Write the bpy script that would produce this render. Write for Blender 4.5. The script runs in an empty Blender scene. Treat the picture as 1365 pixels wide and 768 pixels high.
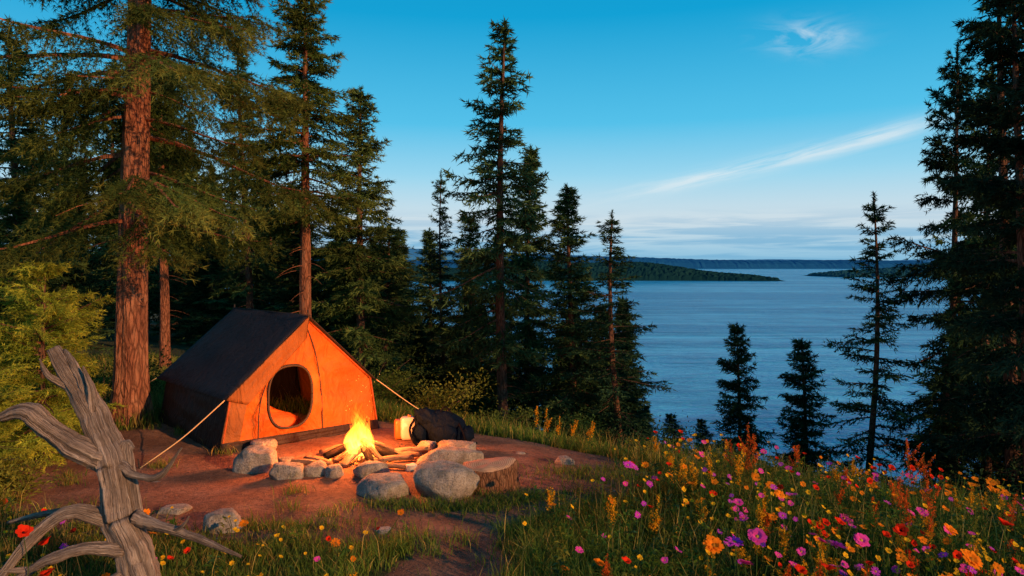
import bpy, math, random
import numpy as np
from mathutils import Vector, noise as mn
rad=math.radians
scene=bpy.context.scene
COL=scene.collection

# ---------------------------------------------------------------- materials
def newmat(name):
    m=bpy.data.materials.new(name); m.use_nodes=True
    nt=m.node_tree; nt.nodes.clear()
    out=nt.nodes.new('ShaderNodeOutputMaterial')
    return m,nt,out
def N(nt,t,**kw):
    n=nt.nodes.new(t)
    for k,v in kw.items(): setattr(n,k,v)
    return n
def L(nt,a,b): nt.links.new(a,b)
def MA(nt,op,a,b=None,c=None,clamp=False):
    n=nt.nodes.new('ShaderNodeMath'); n.operation=op; n.use_clamp=clamp
    for i,v in enumerate((a,b,c)):
        if v is None: continue
        if isinstance(v,(int,float)): n.inputs[i].default_value=v
        else: nt.links.new(v,n.inputs[i])
    return n.outputs[0]
def ramp(nt,fac,stops,interp='LINEAR'):
    r=nt.nodes.new('ShaderNodeValToRGB'); r.color_ramp.interpolation=interp
    e=r.color_ramp.elements
    while len(e)<len(stops): e.new(0.5)
    for i,(p,c) in enumerate(stops):
        e[i].position=p; e[i].color=(c[0],c[1],c[2],1)
    nt.links.new(fac,r.inputs[0]); return r.outputs[0]
def mixc(nt,fac,a,b,bt='MIX'):
    n=nt.nodes.new('ShaderNodeMix'); n.data_type='RGBA'; n.blend_type=bt
    for s,v in ((n.inputs[0],fac),(n.inputs[6],a),(n.inputs[7],b)):
        if isinstance(v,(int,float)): s.default_value=v
        elif isinstance(v,tuple): s.default_value=(v[0],v[1],v[2],1)
        else: nt.links.new(v,s)
    return n.outputs[2]
def coords(nt,kind='Object',scale=(1,1,1)):
    if kind=='Object': c=N(nt,'ShaderNodeTexCoord').outputs['Object']
    else:
        a=N(nt,'ShaderNodeAttribute'); a.attribute_name=kind; c=a.outputs['Vector']
    mp=N(nt,'ShaderNodeMapping'); mp.inputs['Scale'].default_value=scale
    L(nt,c,mp.inputs[0]); return mp.outputs[0]
def noise(nt,co,scale,detail=5,rough=.55,dist=0.0):
    n=N(nt,'ShaderNodeTexNoise'); n.inputs['Scale'].default_value=scale
    n.inputs['Detail'].default_value=detail; n.inputs['Roughness'].default_value=rough
    n.inputs['Distortion'].default_value=dist
    L(nt,co,n.inputs['Vector']); return n.outputs['Fac']
def bump(nt,h,strength,dist=.02,normal=None):
    b=N(nt,'ShaderNodeBump'); b.inputs['Strength'].default_value=strength; b.inputs['Distance'].default_value=dist
    L(nt,h,b.inputs['Height'])
    if normal is not None: L(nt,normal,b.inputs['Normal'])
    return b.outputs[0]
def princ(nt,out,col,rough=.7,normal=None,spec=.3,**kw):
    p=N(nt,'ShaderNodeBsdfPrincipled')
    if isinstance(col,tuple): p.inputs['Base Color'].default_value=(*col[:3],1)
    else: L(nt,col,p.inputs['Base Color'])
    if isinstance(rough,(int,float)): p.inputs['Roughness'].default_value=rough
    else: L(nt,rough,p.inputs['Roughness'])
    p.inputs['Specular IOR Level'].default_value=spec
    for k,v in kw.items(): p.inputs[k].default_value=v
    if normal is not None: L(nt,normal,p.inputs['Normal'])
    if out is not None: L(nt,p.outputs[0],out.inputs[0])
    return p
def simple(name,c1,c2,scale=8,rough=.7,bs=.3,bd=.01,kind='Object',sc=(1,1,1),spec=.3,lo=.35,hi=.65):
    m,nt,out=newmat(name); co=coords(nt,kind,sc)
    n=noise(nt,co,scale,6,.6); c=ramp(nt,n,[(lo,c1),(hi,c2)])
    n2=noise(nt,co,scale*3,5,.6)
    princ(nt,out,c,rough,bump(nt,n2,bs,bd),spec); return m
def foliage(name,trans=.3):
    m,nt,out=newmat(name)
    a=N(nt,'ShaderNodeAttribute'); a.attribute_name='Col'; c=a.outputs['Color']
    d=N(nt,'ShaderNodeBsdfDiffuse'); L(nt,c,d.inputs[0])
    if trans==0:
        L(nt,d.outputs[0],out.inputs[0]); return m
    t=N(nt,'ShaderNodeBsdfTranslucent'); L(nt,c,t.inputs[0])
    mx=N(nt,'ShaderNodeMixShader'); mx.inputs[0].default_value=trans
    L(nt,d.outputs[0],mx.inputs[1]); L(nt,t.outputs[0],mx.inputs[2]); L(nt,mx.outputs[0],out.inputs[0])
    return m
def bark(name,c1,c2,c3,scale=1.0):
    m,nt,out=newmat(name)
    co=coords(nt,'Object',(9*scale,9*scale,1.9*scale))
    n=noise(nt,co,1.6,7,.65,.6); n2=noise(nt,co,5.5,5,.65)
    v=N(nt,'ShaderNodeTexVoronoi'); v.feature='DISTANCE_TO_EDGE'; v.inputs['Scale'].default_value=2.3
    tn=N(nt,'ShaderNodeTexNoise'); tn.inputs['Scale'].default_value=1.3; tn.inputs['Detail'].default_value=6; L(nt,co,tn.inputs['Vector'])
    w=mixc(nt,.9,co,tn.outputs['Color'],'ADD'); L(nt,w,v.inputs['Vector'])
    crack=MA(nt,'MULTIPLY',v.outputs['Distance'],6.0,clamp=True)
    crack=MA(nt,'MULTIPLY_ADD',crack,.6,MA(nt,'MULTIPLY',n2,.55),clamp=True)
    c=ramp(nt,n,[(.3,c1),(.5,c2),(.72,c3)])
    c=mixc(nt,MA(nt,'SUBTRACT',1.0,crack,clamp=True),c,tuple(x*.3 for x in c1))
    h=MA(nt,'ADD',crack,MA(nt,'ADD',n,n2))
    princ(nt,out,c,.9,bump(nt,h,.9,.03),.15)
    return m
def emis(name,c,s):
    m,nt,out=newmat(name); e=N(nt,'ShaderNodeEmission'); e.inputs[0].default_value=(*c,1); e.inputs[1].default_value=s
    L(nt,e.outputs[0],out.inputs[0]); return m

# ---------------------------------------------------------------- mesh builder
class MB:
    def __init__(s): s.V=[];s.F=[];s.M=[];s.C=[];s.G=[];s.n=0
    def add(s,V,F,mat=0,col=None,gc=None):
        V=np.asarray(V,float).reshape(-1,3); F=np.asarray(F,int)
        s.V.append(V); s.F.append(F+s.n); s.M.append(np.full(len(F),mat,int))
        n=len(V)
        if col is None: col=(1,1,1)
        col=np.asarray(col,float)
        if col.ndim==1: col=np.tile(col[:3],(n,1))
        s.C.append(col[:,:3]); s.G.append(V if gc is None else np.asarray(gc,float)); s.n+=n
    def mesh(s,name,mats,smooth=False):
        me=bpy.data.meshes.new(name)
        V=np.concatenate(s.V); me.vertices.add(len(V)); me.vertices.foreach_set('co',V.ravel())
        loops=np.concatenate([f.ravel() for f in s.F])
        tot=np.concatenate([np.full(len(f),f.shape[1],int) for f in s.F])
        start=np.concatenate([[0],np.cumsum(tot)[:-1]])
        me.loops.add(len(loops)); me.loops.foreach_set('vertex_index',loops)
        me.polygons.add(len(tot)); me.polygons.foreach_set('loop_start',start)
        me.polygons.foreach_set('material_index',np.concatenate(s.M))
        me.polygons.foreach_set('use_smooth',np.full(len(tot),smooth))
        me.update(calc_edges=True)
        a=me.attributes.new('Col','FLOAT_COLOR','POINT')
        C=np.concatenate(s.C); a.data.foreach_set('color',np.c_[C,np.ones(len(C))].ravel())
        g=me.attributes.new('gc','FLOAT_VECTOR','POINT'); g.data.foreach_set('vector',np.concatenate(s.G).ravel())
        for m in mats: me.materials.append(m)
        return me
    def obj(s,name,mats,smooth=False,parent=None,loc=(0,0,0)):
        return ob(name,s.mesh(name,mats,smooth),parent,loc)
def ob(name,me,parent=None,loc=(0,0,0)):
    o=bpy.data.objects.new(name,me); COL.objects.link(o); o.location=loc
    if parent: o.parent=parent
    return o
def empty(name,loc=(0,0,0)):
    o=bpy.data.objects.new(name,None); COL.objects.link(o); o.location=loc; o.empty_display_size=.2; return o
def spline(P,n):
    P=np.asarray(P,float); k=len(P)
    if k<3:
        t=np.linspace(0,1,n)[:,None]; return P[0]*(1-t)+P[-1]*t
    Q=np.vstack([2*P[0]-P[1],P,2*P[-1]-P[-2]])
    out=[]
    for u in np.linspace(0,k-1-1e-6,n):
        i=int(u); t=u-i; a,b,c,d=Q[i],Q[i+1],Q[i+2],Q[i+3]
        out.append(.5*((2*b)+(-a+c)*t+(2*a-5*b+4*c-d)*t*t+(-a+3*b-3*c+d)*t**3))
    return np.array(out)
def tube(P,R,seg=8,cap=True,rough=None):
    P=np.asarray(P,float); n=len(P); R=np.broadcast_to(np.asarray(R,float),(n,))
    T=np.gradient(P,axis=0); T/=np.linalg.norm(T,axis=1)[:,None]+1e-9
    ref=np.array([0.,0,1]) if abs(T[0][2])<.9 else np.array([1.,0,0])
    u=np.cross(T[0],ref); u/=np.linalg.norm(u); V=[];G=[]
    ln=0; an=np.arange(seg)/seg*2*np.pi
    for i in range(n):
        u=u-T[i]*np.dot(u,T[i]); u/=np.linalg.norm(u)+1e-9; w=np.cross(T[i],u)
        if i: ln+=np.linalg.norm(P[i]-P[i-1])
        r=R[i]*np.ones(seg)
        if rough is not None: r=r*rough(an,ln,i)
        V.append(P[i]+np.outer(r*np.cos(an),u)+np.outer(r*np.sin(an),w))
        G.append(np.c_[np.cos(an)*R[0],np.sin(an)*R[0],np.full(seg,ln)])
    V=np.concatenate(V);G=np.concatenate(G)
    i=np.arange(n-1)[:,None]*seg; j=np.arange(seg)[None,:]; j2=(j+1)%seg
    F=np.stack([i+j,i+j2,i+seg+j2,i+seg+j],-1).reshape(-1,4)
    if cap:
        V=np.vstack([V,P[0],P[-1]]); G=np.vstack([G,[0,0,0],[0,0,ln]])
        a=n*seg
        c1=np.array([[a,(k+1)%seg,k,k] for k in range(seg)])[:,:3]
        c2=np.array([[a+1,(n-1)*seg+k,(n-1)*seg+(k+1)%seg] for k in range(seg)])
        return V,F,G,np.vstack([c1,c2])
    return V,F,G,None
def addtube(mb,P,R,seg=8,mat=0,col=None,rough=None,cap=True):
    V,F,G,c=tube(P,R,seg,cap,rough); n0=mb.n
    mb.add(V,F,mat,col,G)
    if c is not None:
        mb.F.append(c+n0); mb.M.append(np.full(len(c),mat,int))
def wob(x,y):
    return (np.sin(x*1.3+y*.7+1)+np.sin(-x*.6+y*1.9+2.3)+.6*np.sin(x*3.1-y*2.2)+.5*np.sin(x*4.7+y*5.3+.5)+.3*np.sin(x*9.1-y*7.7))/3.4
def sm(x,a,b):
    t=np.clip((x-a)/(b-a),0,1); return t*t*(3-2*t)

# ---------------------------------------------------------------- terrain
LAKE=-14.0
def th(x,y):
    x=np.asarray(x,float);y=np.asarray(y,float)
    s=(x-.3)*.6+(y-8.9)*.8
    sp=np.where(s>15,s,np.log1p(np.exp(np.minimum(s,15)/.6))*.6)
    slope=.13+.25*sm(x+.0*y,-9,-1)
    z=-slope*sp
    z=np.where(z<-10,-10-6.5*(1-np.exp((z+10)/6.5)),z)
    near=np.exp(-((x+2)**2+(y-7.7)**2)/40)
    return z+wob(x*.5,y*.5)*.09*(1-.6*near)+wob(x*2.2,y*2.2)*.015
def dirt(x,y):
    e=np.sqrt(((x+2.15)/3.6)**2+((y-7.75)/2.35)**2)+wob(x*1.3,y*1.3)*.11+wob(x*4,y*4)*.06
    d=1-sm(e,.86,1.10)
    px=-.45+.3*np.sin(y*1.1+.6); w=np.abs(x-px-(y-5)*-.1)
    p=(1-sm(w+wob(x*3,y*3)*.15,.22,.55))*(1-sm(y,6.2,6.8))*.85
    return np.maximum(d,p)
def axis(a,b,step,far):
    c=np.arange(a,b+1e-6,step); s=step; hi=[];v=b
    while v<far: s*=1.13; v+=s; hi.append(v)
    s=step; lo=[]; v=a
    while v>-far: s*=1.13; v-=s; lo.append(v)
    return np.concatenate([lo[::-1],c,hi])
ax=axis(-8,7.5,.08,4000); ay=axis(3,12,.08,4000)
X,Y=np.meshgrid(ax,ay); Z=th(X,Y); D=dirt(X,Y)
Z=Z-.035*D*(1-sm(np.hypot(X+1.73,Y-7.8),0,.5))-0.04*np.exp(-((X+1.73)**2+(Y-7.8)**2)/.15)+.010*wob(X*7,Y*7)*D
nx,ny=len(ax),len(ay)
i=np.arange(ny-1)[:,None]*nx+np.arange(nx-1)[None,:]
F=np.stack([i,i+1,i+nx+1,i+nx],-1).reshape(-1,4)
mb=MB(); mb.add(np.c_[X.ravel(),Y.ravel(),Z.ravel()],F,0,np.c_[D.ravel(),D.ravel(),D.ravel()])
m,nt,out=newmat('ground_soil')
co=coords(nt,'Object')
a=N(nt,'ShaderNodeAttribute'); a.attribute_name='Col'
n1=noise(nt,co,2.2,6,.6); n2=noise(nt,co,22,6,.65); n3=noise(nt,co,90,4,.7)
soil=ramp(nt,n1,[(.3,(.19,.075,.040)),(.5,(.33,.14,.075)),(.7,(.45,.22,.13))])
soil=mixc(nt,ramp(nt,n2,[(.42,(0,0,0)),(.7,(.75,.75,.75))]),soil,(.10,.046,.03))
v=N(nt,'ShaderNodeTexVoronoi'); v.inputs['Scale'].default_value=38; L(nt,co,v.inputs['Vector'])
peb=ramp(nt,v.outputs['Distance'],[(.12,(1,1,1)),(.3,(0,0,0))])
soil=mixc(nt,MA(nt,'MULTIPLY',peb,MA(nt,'GREATER_THAN',n2,.52)),soil,(.42,.27,.19))
turf=ramp(nt,n2,[(.3,(.035,.042,.014)),(.55,(.075,.07,.022)),(.75,(.16,.10,.045))])
fac=MA(nt,'ADD',a.outputs['Fac'],MA(nt,'MULTIPLY',MA(nt,'SUBTRACT',n2,.5),.9),clamp=True)
fac=ramp(nt,fac,[(.3,(0,0,0)),(.6,(1,1,1))])
c=mixc(nt,fac,turf,soil)
h=MA(nt,'ADD',MA(nt,'MULTIPLY',n2,1.0),MA(nt,'ADD',MA(nt,'MULTIPLY',n3,.5),MA(nt,'MULTIPLY',peb,.25)))
princ(nt,out,c,.93,bump(nt,h,1.0,.05),.15)
mb.obj('ground',[m],True)

# ---------------------------------------------------------------- lake
m,nt,out=newmat('lake_water')
w1=noise(nt,coords(nt,'Object',(.55,1.2,1)),.9,4,.6,.5); w2=noise(nt,coords(nt,'Object',(.4,1,1)),.18,5,.6,.4)
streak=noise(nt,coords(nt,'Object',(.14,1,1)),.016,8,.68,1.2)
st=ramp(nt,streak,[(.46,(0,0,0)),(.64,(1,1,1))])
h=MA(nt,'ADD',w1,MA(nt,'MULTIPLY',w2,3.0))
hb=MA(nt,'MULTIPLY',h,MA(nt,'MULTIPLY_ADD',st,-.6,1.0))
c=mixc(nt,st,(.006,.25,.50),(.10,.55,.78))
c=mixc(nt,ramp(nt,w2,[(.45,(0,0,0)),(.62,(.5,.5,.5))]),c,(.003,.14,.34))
princ(nt,out,c,.26,bump(nt,hb,1.0,1.0),.16,IOR=1.33)
mb=MB(); mb.add([(-9000,14,LAKE),(9000,14,LAKE),(9000,12000,LAKE),(-9000,12000,LAKE)],[[0,1,2,3]])
mb.obj('lake',[m])

# ---------------------------------------------------------------- hills
def hill(name,x0,x1,y,depth,hf,c1,c2,step,jag,rows=41):
    xs=np.arange(x0,x1+.1,step); ys=np.linspace(-1,1,rows)
    rng=np.random.default_rng(int(abs(x0)+y)); XX,YY=np.meshgrid(xs,ys)
    XX=XX+rng.uniform(-.4,.4,XX.shape)*step
    H=hf(XX)*(1-YY**2)**.6
    J=rng.uniform(-.3,1,XX.shape)*jag*(H>1.5)
    ZZ=LAKE-.5+H+J
    n=len(xs); i=np.arange(rows-1)[:,None]*n+np.arange(n-1)[None,:]
    F=np.stack([i,i+1,i+n+1,i+n],-1).reshape(-1,4)
    mb=MB(); mb.add(np.c_[XX.ravel(),(y+YY*depth+12*np.sin(XX/70)).ravel(),ZZ.ravel()],F)
    mm=simple(name+'_hazed_forest',c1,c2,.05,.95,0.2,.5,spec=.0)  # bluish haze of distance is put into these base colours
    mb.obj(name,[mm],False)
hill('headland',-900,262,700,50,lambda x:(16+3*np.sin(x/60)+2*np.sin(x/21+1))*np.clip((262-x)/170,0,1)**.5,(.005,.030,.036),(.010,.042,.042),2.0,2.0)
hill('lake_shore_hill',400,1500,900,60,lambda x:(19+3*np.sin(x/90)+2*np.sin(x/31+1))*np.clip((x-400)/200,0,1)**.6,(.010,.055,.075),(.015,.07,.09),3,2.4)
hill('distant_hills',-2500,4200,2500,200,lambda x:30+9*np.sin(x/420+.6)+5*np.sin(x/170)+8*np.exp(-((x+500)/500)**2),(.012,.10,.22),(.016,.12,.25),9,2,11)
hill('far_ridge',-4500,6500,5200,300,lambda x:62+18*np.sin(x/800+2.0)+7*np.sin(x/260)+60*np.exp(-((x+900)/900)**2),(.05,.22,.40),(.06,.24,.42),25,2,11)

# ---------------------------------------------------------------- conifers
nrm=lambda v:v/(np.linalg.norm(v,axis=-1,keepdims=True)+1e-9)
def conifer(name,seed,H,R,z0f,spacing,nb,droop,nl,nw,tw_sp,m_cl,q,trunk_r,mats,gap=.1,base=(.035,.07,.022),power=.75,seg=10,clump=0.0,bend=.12,dead=0,tipcol=(.06,.085,.02),hang=.18,lowshort=.7,skirt=0.0,spread=.55):
    rng=np.random.default_rng(seed); mb=MB()
    zz=np.linspace(0,H,28); ph=rng.uniform(0,6,2)
    axx=bend*np.sin(zz/H*3+ph[0])-bend*np.sin(ph[0]); ayy=bend*np.sin(zz/H*2.3+ph[1])-bend*np.sin(ph[1])
    rr=trunk_r*(1-zz/H)**.75+.012+trunk_r*.45*np.exp(-zz/.25)
    def rf(an,ln,i): return 1+.05*np.sin(an*5+ph[0]+ln)+.04*np.sin(an*9+ln*2)
    addtube(mb,np.c_[axx,ayy,zz],rr,seg,1,None,rf)
    z0=z0f*H; z=z0; PV=[];PC=[]
    def axat(z): return np.interp(z,zz,axx),np.interp(z,zz,ayy)
    base=np.array(base);tip=np.array(tipcol)
    while z<H*.985:
        t=(z-z0)/(H-z0)
        prof=R*((1-t)**power)*(lowshort+(1-lowshort)*min(1,t*6))+.09
        lvl=rng.uniform(.75,1.15)
        for k in range(max(4,int(nb*(1-.2*t)))):
            if rng.random()<gap: continue
            az=rng.uniform(0,2*np.pi); Lb=prof*lvl*rng.uniform(.55,1.18)
            zb=min(H*.99,z+rng.uniform(-.6,.6)*spacing)
            up=-.12+.80*t**1.4+rng.normal()*.1
            dr=droop*rng.uniform(.7,1.3)*(1-.7*t)
            cx,cy=axat(zb); ca,sa=math.cos(az),math.sin(az)
            curve=rng.normal()*.12
            def pos(s):
                r=s*Lb; off=curve*Lb*s*s
                return np.stack([cx+ca*r-sa*off,cy+sa*r+ca*off,zb+Lb*(up*s-dr*s*s+.55*dr*s**4)],-1)
            sp=np.linspace(0,1,6)
            V,Fq,G,_=tube(pos(sp),(.006+.016*Lb)*(1-sp*.85),3,False); mb.add(V,Fq,1,None,G)
            nt_=max(3,int(Lb*(1-skirt)/tw_sp)); s=np.linspace(max(skirt,.1 if t>.15 else .2),1,nt_)+rng.uniform(-.03,.03,nt_); s=np.clip(s,.05,1)
            s=np.repeat(s,2); sg=np.tile([1.,-1.],nt_)
            P=pos(s); slope=(up-2*dr*s+2.2*dr*s**3)
            fw=nrm(np.stack([np.full_like(s,ca),np.full_like(s,sa),slope],-1)); sd=np.array([-sa,ca,0.])
            tl=Lb*.38*np.sqrt(np.clip(1.08-s,0,1))*rng.uniform(.6,1.3,len(s))+.10
            dirv=nrm(sd*sg[:,None]*.75+fw*.65+rng.normal(size=(len(s),3))*.16+np.array([0,0,-.10-hang*.5]))
            u=(np.arange(m_cl)+.3)/m_cl
            CP=P[:,None,:]+dirv[:,None,:]*(tl[:,None]*u)[...,None]
            CP[...,2]-=(hang*(.4+droop)+.05)*tl[:,None]*u**2
            if clump: CP+=rng.normal(size=(len(s),1,3))*clump
            CP=np.repeat(CP.reshape(-1,3),q,0); DV=np.repeat(np.repeat(dirv,m_cl,0),q,0)
            nC=len(CP); dd=nrm(DV+rng.normal(size=(nC,3))*spread+np.array([0,0,.08-hang]))
            ln=nl*rng.uniform(.6,1.35,nC)[:,None]; wv=nrm(np.cross(dd,rng.normal(size=(nC,3))))*nw*.5
            tri=np.stack([CP-wv,CP+wv,CP+dd*ln],1)
            PV.append(tri.reshape(-1,3))
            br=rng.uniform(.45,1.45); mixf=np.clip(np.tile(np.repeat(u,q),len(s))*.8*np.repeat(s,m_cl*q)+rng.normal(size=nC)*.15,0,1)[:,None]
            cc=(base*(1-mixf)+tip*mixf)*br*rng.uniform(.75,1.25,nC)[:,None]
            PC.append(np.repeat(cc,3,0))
        z+=spacing*(1.15-.6*t)*rng.uniform(.75,1.25)
    n=120; cx,cy=axat(H); zc=rng.uniform(H*.95,H*1.01,n); P=np.c_[np.full(n,cx),np.full(n,cy),zc]
    dd=nrm(rng.normal(size=(n,3))*.6+np.array([0,0,.7])); wv=nrm(np.cross(dd,rng.normal(size=(n,3))))*nw*.5
    PV.append(np.stack([P-wv,P+wv,P+dd*nl],1).reshape(-1,3)); PC.append(np.tile(base,(n*3,1)))
    V=np.concatenate(PV); mb.add(V,np.arange(len(V)).reshape(-1,3),0,np.concatenate(PC))
    for k in range(dead):
        zb=rng.uniform(.12,z0f+.05)*H; az=rng.uniform(0,6.28); Lb=rng.uniform(.2,.75)*R*.7
        cx,cy=axat(zb); s=np.linspace(0,1,5)
        P=np.c_[cx+np.cos(az)*s*Lb,cy+np.sin(az)*s*Lb,zb+Lb*(.1*s-.35*s*s)]
        V,Fq,G,_=tube(P,.014*(1-.8*s),3,False); mb.add(V,Fq,1,None,G)
    return mb.mesh(name,mats,False),H,R
NEED=foliage('spruce_needles',0)
NEEDG=foliage('pine_needles_warm',.2)
BARK=bark('spruce_bark',(.10,.048,.03),(.22,.10,.058),(.33,.165,.10),.9)
BARKP=bark('pine_bark',(.18,.058,.032),(.40,.14,.07),(.52,.23,.125),.8)
G1=(.038,.085,.034); T1=(.12,.16,.042)
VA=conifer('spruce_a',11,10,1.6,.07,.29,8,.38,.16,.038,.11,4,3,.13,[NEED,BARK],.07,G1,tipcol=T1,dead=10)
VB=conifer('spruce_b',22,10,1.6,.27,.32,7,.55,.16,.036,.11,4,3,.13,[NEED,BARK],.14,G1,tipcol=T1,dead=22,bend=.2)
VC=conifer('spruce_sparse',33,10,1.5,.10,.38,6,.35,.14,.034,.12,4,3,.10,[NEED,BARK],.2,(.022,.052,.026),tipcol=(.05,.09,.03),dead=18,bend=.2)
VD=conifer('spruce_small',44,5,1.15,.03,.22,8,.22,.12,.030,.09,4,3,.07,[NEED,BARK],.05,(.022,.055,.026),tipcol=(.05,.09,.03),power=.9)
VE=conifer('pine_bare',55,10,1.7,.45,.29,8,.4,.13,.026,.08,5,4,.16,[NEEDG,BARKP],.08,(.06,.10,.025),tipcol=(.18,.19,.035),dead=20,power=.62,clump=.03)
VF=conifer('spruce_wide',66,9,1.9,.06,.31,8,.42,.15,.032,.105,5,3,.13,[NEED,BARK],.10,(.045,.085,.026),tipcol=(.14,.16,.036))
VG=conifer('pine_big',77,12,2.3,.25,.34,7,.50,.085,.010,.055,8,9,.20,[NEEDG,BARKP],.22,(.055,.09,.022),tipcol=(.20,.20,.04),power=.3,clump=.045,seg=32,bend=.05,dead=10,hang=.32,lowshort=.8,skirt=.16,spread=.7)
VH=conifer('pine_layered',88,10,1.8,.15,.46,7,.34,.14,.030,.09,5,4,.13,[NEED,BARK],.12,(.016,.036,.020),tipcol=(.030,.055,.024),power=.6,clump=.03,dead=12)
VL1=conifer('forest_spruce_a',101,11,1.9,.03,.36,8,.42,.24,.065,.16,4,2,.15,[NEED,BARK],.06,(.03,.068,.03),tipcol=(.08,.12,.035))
VL2=conifer('forest_spruce_b',102,11,1.7,.15,.42,7,.5,.24,.06,.16,4,2,.15,[NEED,BARK],.15,(.034,.07,.028),tipcol=(.095,.13,.033),dead=10)
prng=random.Random(5)
def place(nm,var,x,y,ztop,r=None,parent=None,rot=None,lean=0):
    me,H,R=var; b=float(th(x,y))-.06; o=ob(nm,me,parent,(x,y,b))
    sz=(ztop-b)/H; sx=(r/R) if r else sz
    o.scale=(sx,sx,sz); o.rotation_euler=(prng.uniform(-.015,.015)+lean,prng.uniform(-.02,.02),prng.uniform(0,6.28) if rot is None else rot)
    return o
T='spruce_tree'; P_='pine_tree'
place(P_,VG,-5.28,9.45,12.0,2.35,rot=.6)
place(P_,VE,-4.53,15,7.95,1.5)
place(T,VF,-3.75,17,6.5,1.65)
place(T,VB,-7.25,19,8.4,1.25)
place(P_,VE,-7.1,14,6.2,1.1)
place(T,VB,-9.9,14,6.9,1.3)
place(T,VF,-9.0,12.2,3.6,1.3)
place(T,VB,-.19,17,7.95,1.6,rot=1.0)
place(T,VA,.5,20.5,5.7,1.35)
place(T,VA,1.75,19,4.33,1.4)
place(T,VC,2.76,17,3.45,1.35)
place(T,VC,-2.05,22,5.1,.95)
place(T,VA,-3.1,25,3.4,1.3)
place(T,VA,-4.5,28,3.6,1.4)
place(T,VF,-1.25,21,3.7,1.4)
place(T,VD,6.66,20,.38,1.1)
place(T,VD,9.4,22,-.3,1.35)
place(T,VC,9.26,18,3.95,1.35)
place(P_,VH,10.9,17,7.5,1.5)
place(T,VB,10.9,15.6,6.6,1.2)
place(P_,VH,9.75,13.2,8.6,1.8)
place(T,VH,8.1,10.6,7.2,1.4)
place(P_,VH,8.9,9.4,9.6,1.8)
place(T,VD,5.75,24,-3.1,.9); place(T,VD,6.9,24.5,-3.4,.8); place(T,VD,4.6,25,-3.0,1.0)
place(T,VD,3.6,21,-1.9,1.0); place(T,VD,8.1,23,-3.0,.9); place(T,VD,8.0,19,-2.7,.9)
bf=empty('background_forest')
for k in range(84):
    y=19+41*prng.random()**1.2; f=prng.uniform(-1.05,-.17); x=f*y
    if f>-.3: zt=2.2+ (352-prng.uniform(300,350))/910*y
    elif f>-.46: zt=2.2+(352-prng.uniform(215,320))/910*y
    else: zt=2.2+(352-prng.uniform(150,300) if k%4 else 352-prng.uniform(70,150))/910*y
    zt=max(zt,float(th(x,y))+4)
    place('forest_tree',prng.choice([VL1,VL2,VL2]),x,y,zt,prng.uniform(1.3,2.0),bf)
for k in range(22):
    y=prng.uniform(20,32); f=prng.uniform(-.2,.17); x=f*y
    zt=2.2-(prng.uniform(380,470)-352)/910*y
    place('forest_tree',prng.choice([VL1,VD]),x,y,zt,prng.uniform(1.1,1.5),bf)
for k in range(16):
    y=prng.uniform(12,30); f=prng.uniform(.64,1.1); x=f*y
    zt=2.2+(352-prng.uniform(150,420))/910*y if f>.72 else 2.2+(352-prng.uniform(360,500))/910*y
    place('forest_tree',prng.choice([VL1,VL2]),x,y,zt,prng.uniform(1.1,1.5),bf)
for k in range(12):
    y=prng.uniform(19,30); f=prng.uniform(.2,.6); x=f*y
    place('forest_tree',VD,x,y,float(th(x,y))+prng.uniform(.8,1.6),prng.uniform(.6,1.0),bf)
FIRY=foliage('young_fir_needles',.4)
VY=conifer('young_fir',99,2.6,1.15,.05,.15,7,.10,.06,.010,.045,6,4,.03,[FIRY,BARK],.08,(.18,.24,.028),tipcol=(.50,.46,.05),power=.6,bend=.03)
place('young_fir_tree',VY,-5.2,7.6,2.12,.85)
place('young_fir_tree',VY,-6.0,8.6,1.7,.9)
place('young_fir_tree',VY,-5.35,6.75,1.25,.7)

# ---------------------------------------------------------------- grass
rng=np.random.default_rng(3)
def blades(mb,x,y,h,w,cols,bendf=.5):
    n=len(x); z=th(x,y)-.01; a=rng.uniform(0,2*np.pi,n); b=rng.uniform(0,2*np.pi,n)
    d=np.c_[np.cos(a),np.sin(a),np.zeros(n)]; sd=np.c_[-np.sin(b),np.cos(b),np.zeros(n)]*(w[:,None]*.5)
    bn=(bendf*rng.uniform(.2,1.2,n)*h)[:,None]; B=np.c_[x,y,z]; up=np.array([0,0,1.])
    M=B+up*(h*.55)[:,None]+d*bn*.3; Tp=B+up*(h*rng.uniform(.8,1,n))[:,None]+d*bn
    V=np.stack([B-sd,B+sd,M+sd*.75,M-sd*.75,Tp],1).reshape(-1,3)
    i=np.arange(n)*5
    F=np.concatenate([np.stack([i,i+1,i+2],-1),np.stack([i,i+2,i+3],-1),np.stack([i+3,i+2,i+4],-1)])
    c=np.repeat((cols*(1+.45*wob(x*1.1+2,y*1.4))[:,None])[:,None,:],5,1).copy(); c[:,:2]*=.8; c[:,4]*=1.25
    mb.add(V,F,0,c.reshape(-1,3))
def grasscol(n,x,y):
    g=np.array([.15,.20,.026]); d=np.array([.07,.12,.025]); s=np.array([.40,.29,.07])
    t=rng.uniform(0,1,n)[:,None]; c=g*t+d*(1-t)
    dry=(rng.uniform(0,1,n)<.16+.12*wob(x,y)+.28*sm(-x,1.5,5))[:,None]
    return np.where(dry,s*rng.uniform(.5,1.1,n)[:,None],c)
def region(n,x0,x1,y0,y1,keep):
    x=rng.uniform(x0,x1,n); y=rng.uniform(y0,y1,n); k=rng.uniform(0,1,n)<keep(x,y); return x[k],y[k]
mb=MB()
def inview(x,y): return np.abs(x)<y*.85+1.2
def kp(x,y):
    s=(x-.3)*.6+(y-8.9)*.8
    return (1-dirt(x,y))**2*inview(x,y)*(.35+.65*sm(wob(x*1.7,y*1.7),-.6,.3))*(1-.6*sm(s,1,4))
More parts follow.
